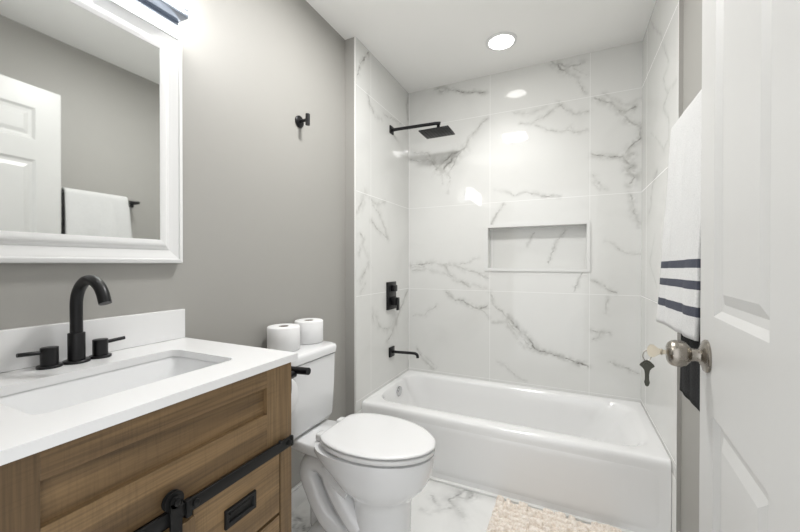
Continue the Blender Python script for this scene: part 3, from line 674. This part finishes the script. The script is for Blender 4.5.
# ================================================================== MIRROR (hung, its top leaning out a touch)
mir = thing('mirror', 'large mirror in a stepped white frame above the vanity', 'mirror', (.004, -1.342, 1.167)); mir.rotation_euler = (0, radians(0.12), 0)
MW, MH = .298, .742
prof = [(0, 0), (0, .020), (.003, .024), (.010, .026), (.013, .026), (.015, .0225), (.020, .0215), (.032, .018), (.042, .0155), (.044, .0175), (.050, .0185), (.056, .0245), (.060, .0255), (.064, .0255), (.0735, .024), (.0735, .006), (.010, 0)]
bm = BM(); loft(bm, [[Vector((h, -MW + w, w)), Vector((h, MW - w, w)), Vector((h, MW - w, MH - w)), Vector((h, -MW + w, MH - w))] for w, h in prof], cap0=False, cap1=False)
obj('frame', bm, M['white'], mir, smooth=0, local=True)
bm = BM(); box(bm, .012, .0225, -MW + .058, MW - .058, .058, MH - .058); obj('glass', bm, M['mirror'], mir, smooth=0, local=True)

# ================================================================== VANITY LIGHT
vl = thing('vanity_light', 'chrome bar light with glowing glass shades above the mirror', 'wall lamp', (.0, -1.342, 1.95))
obj('back_plate', mb((.0005, .022, -1.50, -1.184, 1.95, 2.07), bev=.004), M['fixture'], vl)
obj('bar', mb((.070, .118, -1.600, -1.084, 1.922, 1.948), bev=.002), M['fixture'], vl)
obj('bar_lip', mb((.060, .070, -1.600, -1.084, 1.915, 1.935), bev=.001), M['fixture'], vl)
for y in (-1.45, -1.235): obj('bracket', mb((.020, .072, y - .012, y + .012, 1.945, 1.965), bev=.002), M['fixture'], vl)
for y in (-1.515, -1.342, -1.169):
    bm = BM(); loft(bm, [rrect(.062, .126, y - .072, y + .072, .006, 1.9485, 3), rrect(.058, .130, y - .078, y + .078, .006, 2.085, 3)])
    q = obj('shade', bm, M['glow'], vl, smooth=30); q['label'] = 'glowing frosted glass shade'

# ================================================================== CEILING LIGHTS
cl = thing('recessed_light', 'round recessed downlight in the ceiling over the tub', 'ceiling light', (.825, .345, H))
bm = BM(); lathe(bm, (.825, .345, H - .0005), (0, 0, -1), [(0, .088), (.004, .088), (.008, .080), (.008, .072), (.003, .069), (0, .069)], 48); obj('trim_ring', bm, M['white'], cl)
bm = BM(); lathe(bm, (.825, .345, H - .0008), (0, 0, -1), [(0, .0685), (.005, .0685), (.006, .06), (.006, 0)], 40); obj('lens', bm, M['lens'], cl)
fl = thing('exhaust_fan_light', 'square white ceiling fan with a light panel in the middle of the room', 'ceiling fan light', (.70, -.545, H))
bm = BM(); loft(bm, [[Vector((v.x, v.y, z)) for v in rrect(.70 - w, .70 + w, -.545 - w, -.545 + w, .015, 0, 4)] for w, z in ((.145, H - .0005), (.145, H - .012), (.135, H - .020), (.112, H - .022), (.110, H - .018))]); obj('grille', bm, M['white'], fl)
bm = BM(); loft(bm, [[Vector((v.x, v.y, z)) for v in rrect(.70 - w, .70 + w, -.545 - w, -.545 + w, .012, 0, 4)] for w, z in ((.108, H - .019), (.108, H - .026), (.100, H - .029))]); obj('light_panel', bm, M['lens'], fl)

# ================================================================== SHOWER FITTINGS (on the left tiled wall)
sh = thing('rain_shower', 'black square rain shower head on a straight wall arm', 'shower', (AL, .394, 2.085))
bm = BM(); box(bm, AL + .0005, AL + .010, .368, .420, 2.062, 2.114, .002); obj('wall_plate', bm, M['black'], sh)
bm = BM(); tube(bm, [(AL + .009, .394, 2.088), (.40, .394, 2.080), (.425, .396, 2.078), (.432, .398, 2.076)], .0105, 18); cyl(bm, (.420, .397, 2.082), (.404, .430, 2.046), .0095, .012, 16); obj('arm', bm, M['black'], sh)
bm = BM(); box(bm, .288, .492, .372, .530, 2.037, 2.046, .002); lathe(bm, (.404, .432, 2.046), (0, 0, 1), [(0, .022), (.006, .020), (.010, .012)], 20)
hd = obj('head', bm, M['black'], sh)
bm = BM()
for i in range(9):
    for j in range(7): cyl(bm, (.304 + i * .0215, .388 + j * .021, 2.0372), (.304 + i * .0215, .388 + j * .021, 2.0345), .003, seg=6)
obj('nozzles', bm, M['blackiron'], hd)
sv = thing('shower_valve', 'black rectangular shower valve plate with lever and knob', 'shower valve', (AL, .385, .945))
bm = BM(); box(bm, AL + .0005, AL + .014, .320, .450, .850, 1.040, .003); obj('plate', bm, M['black'], sv)
bm = BM(); box(bm, AL + .014, AL + .042, .365, .411, .975, 1.018, .003); obj('diverter_knob', bm, M['black'], sv)
bm = BM(); box(bm, AL + .014, AL + .050, .362, .414, .880, .932, .003); box(bm, AL + .050, AL + .062, .372, .404, .846, .934, .003); obj('lever', bm, M['black'], sv)
ts = thing('tub_spout', 'slim black tub spout over the overflow end of the bathtub', 'tub spout', (AL, .390, .553))
bm = BM(); box(bm, AL + .0005, AL + .014, .355, .425, .522, .590, .003); obj('wall_plate', bm, M['black'], ts)
bm = BM(); tube(bm, [(AL + .013, .39, .556)] + smooth_path([(.18, .39, .560), (.24, .39, .562), (.262, .39, .560), (.272, .39, .553), (.275, .39, .545), (.276, .39, .534)], 5), .0098, 20); obj('spout_pipe', bm, M['black'], ts)
hk = thing('robe_hook', 'round black robe hook alone on the grey wall', 'hook', (0, -.458, 1.855))
bm = BM(); lathe(bm, (.0005, -.452, 1.853), (1, 0, 0), [(0, .028), (.007, .028), (.009, .025), (.009, 0)], 32); obj('base_plate', bm, M['black'], hk)
bm = BM(); cyl(bm, (.009, -.452, 1.853), (.054, -.452, 1.855), .0075, seg=18); cyl(bm, (.054, -.452, 1.829), (.054, -.452, 1.881), .0105, seg=22); obj('peg', bm, M['black'], hk)

# ================================================================== TOWELS
BXX, BZ = 1.492, 1.568
tb = thing('towel_bar', 'black towel bar on the right wall behind the door', 'towel bar', (RW, -.61, BZ))
bm = BM(); cyl(bm, (BXX, -.385, BZ), (BXX, -.808, BZ), .0075, seg=18); obj('bar', bm, M['black'], tb)
for y in (-.392, -.801):
    bm = BM(); box(bm, RW - .008, RW - .0005, y - .022, y + .022, BZ - .022, BZ + .022, .002); box(bm, BXX - .009, RW - .007, y - .006, y + .006, BZ - .009, BZ + .009, .002); obj('post', bm, M['black'], tb)
def drape(name, y0, y1, zf, zb, gap, thick, flare, mats, stripes, seed, ripple=.004, yflare=0.0, tilt=0.0):
    """cloth over the bar: front fall to zf, back fall to zb; rows carry the stripes"""
    rows = []                                    # (x, z) along the cloth
    r = .0075 + gap
    nb = 26
    for i in range(nb): z = zb + (BZ - zb) * i / nb; rows.append((BXX + r, z, 0.0))
    for i in range(9): a = pi * i / 8; rows.append((BXX + r * cos(a), BZ + r * sin(a), 0.0))
    zc = sorted(set([BZ - (BZ - zf) * k / 44 for k in range(1, 45)] + [z for s in stripes for z in s]), reverse=True)
    for z in zc: t = (BZ - z) / (BZ - zf); rows.append((BXX - r - flare * t ** 1.1, z, t))
    ny = 40; rnd = random.Random(seed); ph = [rnd.random() * 6.28 for _ in range(6)]
    bm = BM(); grid = []
    for x, z, t in rows:
        line = []
        for j in range(ny + 1):
            v = j / ny; y = y0 + (y1 - y0) * v
            w = ripple * (sin(v * 9 + ph[0] + z * 2) + .6 * sin(v * 17 + ph[1] - z * 3) + .35 * sin(z * 23 + ph[2] + v * 5)) * min(1, abs(BZ - z) * 6)
            xx = x - abs(w) * (1 if x < BXX else -1)
            yy = y + .002 * sin(z * 19 + ph[3]) * (1 - v) + yflare * t * (1 - v)
            line.append(bm.verts.new((xx, yy, z - tilt * t * v * .02)))
        grid.append(line)
    for i in range(len(grid) - 1):
        z0, z1 = rows[i][1], rows[i + 1][1]; mi = 0
        if rows[i + 1][2] > 0:
            for hi, lo in stripes:
                if z1 >= lo - 1e-6 and z0 <= hi + 1e-6: mi = 1
        for j in range(ny):
            f = bm.faces.new((grid[i][j], grid[i][j + 1], grid[i + 1][j + 1], grid[i + 1][j])); f.material_index = mi
    o = obj(name, bm, mats, None, smooth=180)
    sm = o.modifiers.new('thickness', 'SOLIDIFY'); sm.thickness = thick; sm.offset = 1.0 if thick > 0 else -1.0
    sm.use_even_offset = False
    return o
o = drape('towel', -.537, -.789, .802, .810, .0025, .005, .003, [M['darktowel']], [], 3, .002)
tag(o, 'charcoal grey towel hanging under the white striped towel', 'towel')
o = drape('towel', -.468, -.788, .983, 1.05, .0135, .008, .022, [M['towel'], M['stripe']], [(1.172, 1.151), (1.121, 1.100), (1.060, 1.037)], 8, .004, yflare=.054, tilt=-.35)
tag(o, 'white towel with three navy stripes draped on top of the dark towel', 'towel')

# ================================================================== BATH MAT
bm = BM(); random.seed(4)
mx0, mx1, my0, my1 = .868, 1.40, -.52, -.028
nx, ny = 180, 170; g = []
_n = lambda x, y: vnoise(np.array([x]), np.array([y]))[0]
def pile(x, y):
    """thick loops in wavering rows with open gaps between them"""
    row = (my1 - y + .012 * (_n(x * 16., y * 9.) - .5)) / .030; k = abs((row % 1) - .5) * 2
    tuft = _n(x * 55. + math.floor(row) * 7.7, math.floor(row) * 3.3)
    h = .012 + (.016 + .010 * tuft) * max(0, 1 - k ** 2.6) - .012 * (tuft < .30) + .006 * (_n(x * 170., y * 170.) - .5)
    e = min(x - mx0, mx1 - x, y - my0, my1 - y); return h * min(1, .45 + e / .012)
for i in range(nx + 1):
    l = []
    for j in range(ny + 1):
        x = mx0 + (mx1 - mx0) * i / nx; y = my0 + (my1 - my0) * j / ny
        jx = .004 * (vnoise(np.array([x * 60. + 3]), np.array([y * 60.]))[0] - .5) if i in (0, nx) else 0
        jy = .004 * (vnoise(np.array([x * 60.]), np.array([y * 60. + 5]))[0] - .5) if j in (0, ny) else 0
        l.append(bm.verts.new((x + jx, y + jy, max(.002, pile(x, y)))))
    g.append(l)
for i in range(nx):
    for j in range(ny): bm.faces.new((g[i][j], g[i + 1][j], g[i + 1][j + 1], g[i][j + 1]))
edge = [g[i][0] for i in range(nx + 1)] + [g[nx][j] for j in range(1, ny + 1)] + [g[i][ny] for i in range(nx - 1, -1, -1)] + [g[0][j] for j in range(ny - 1, 0, -1)]
low = [bm.verts.new((v.co.x, v.co.y, .0006)) for v in edge]
for i in range(len(edge)): j = (i + 1) % len(edge); bm.faces.new((edge[j], edge[i], low[i], low[j]))
bm.faces.new(low)
o = obj('bath_mat', bm, M['rug'], None, smooth=60); tag(o, 'beige tufted bath mat on the floor in front of the tub', 'bath mat')
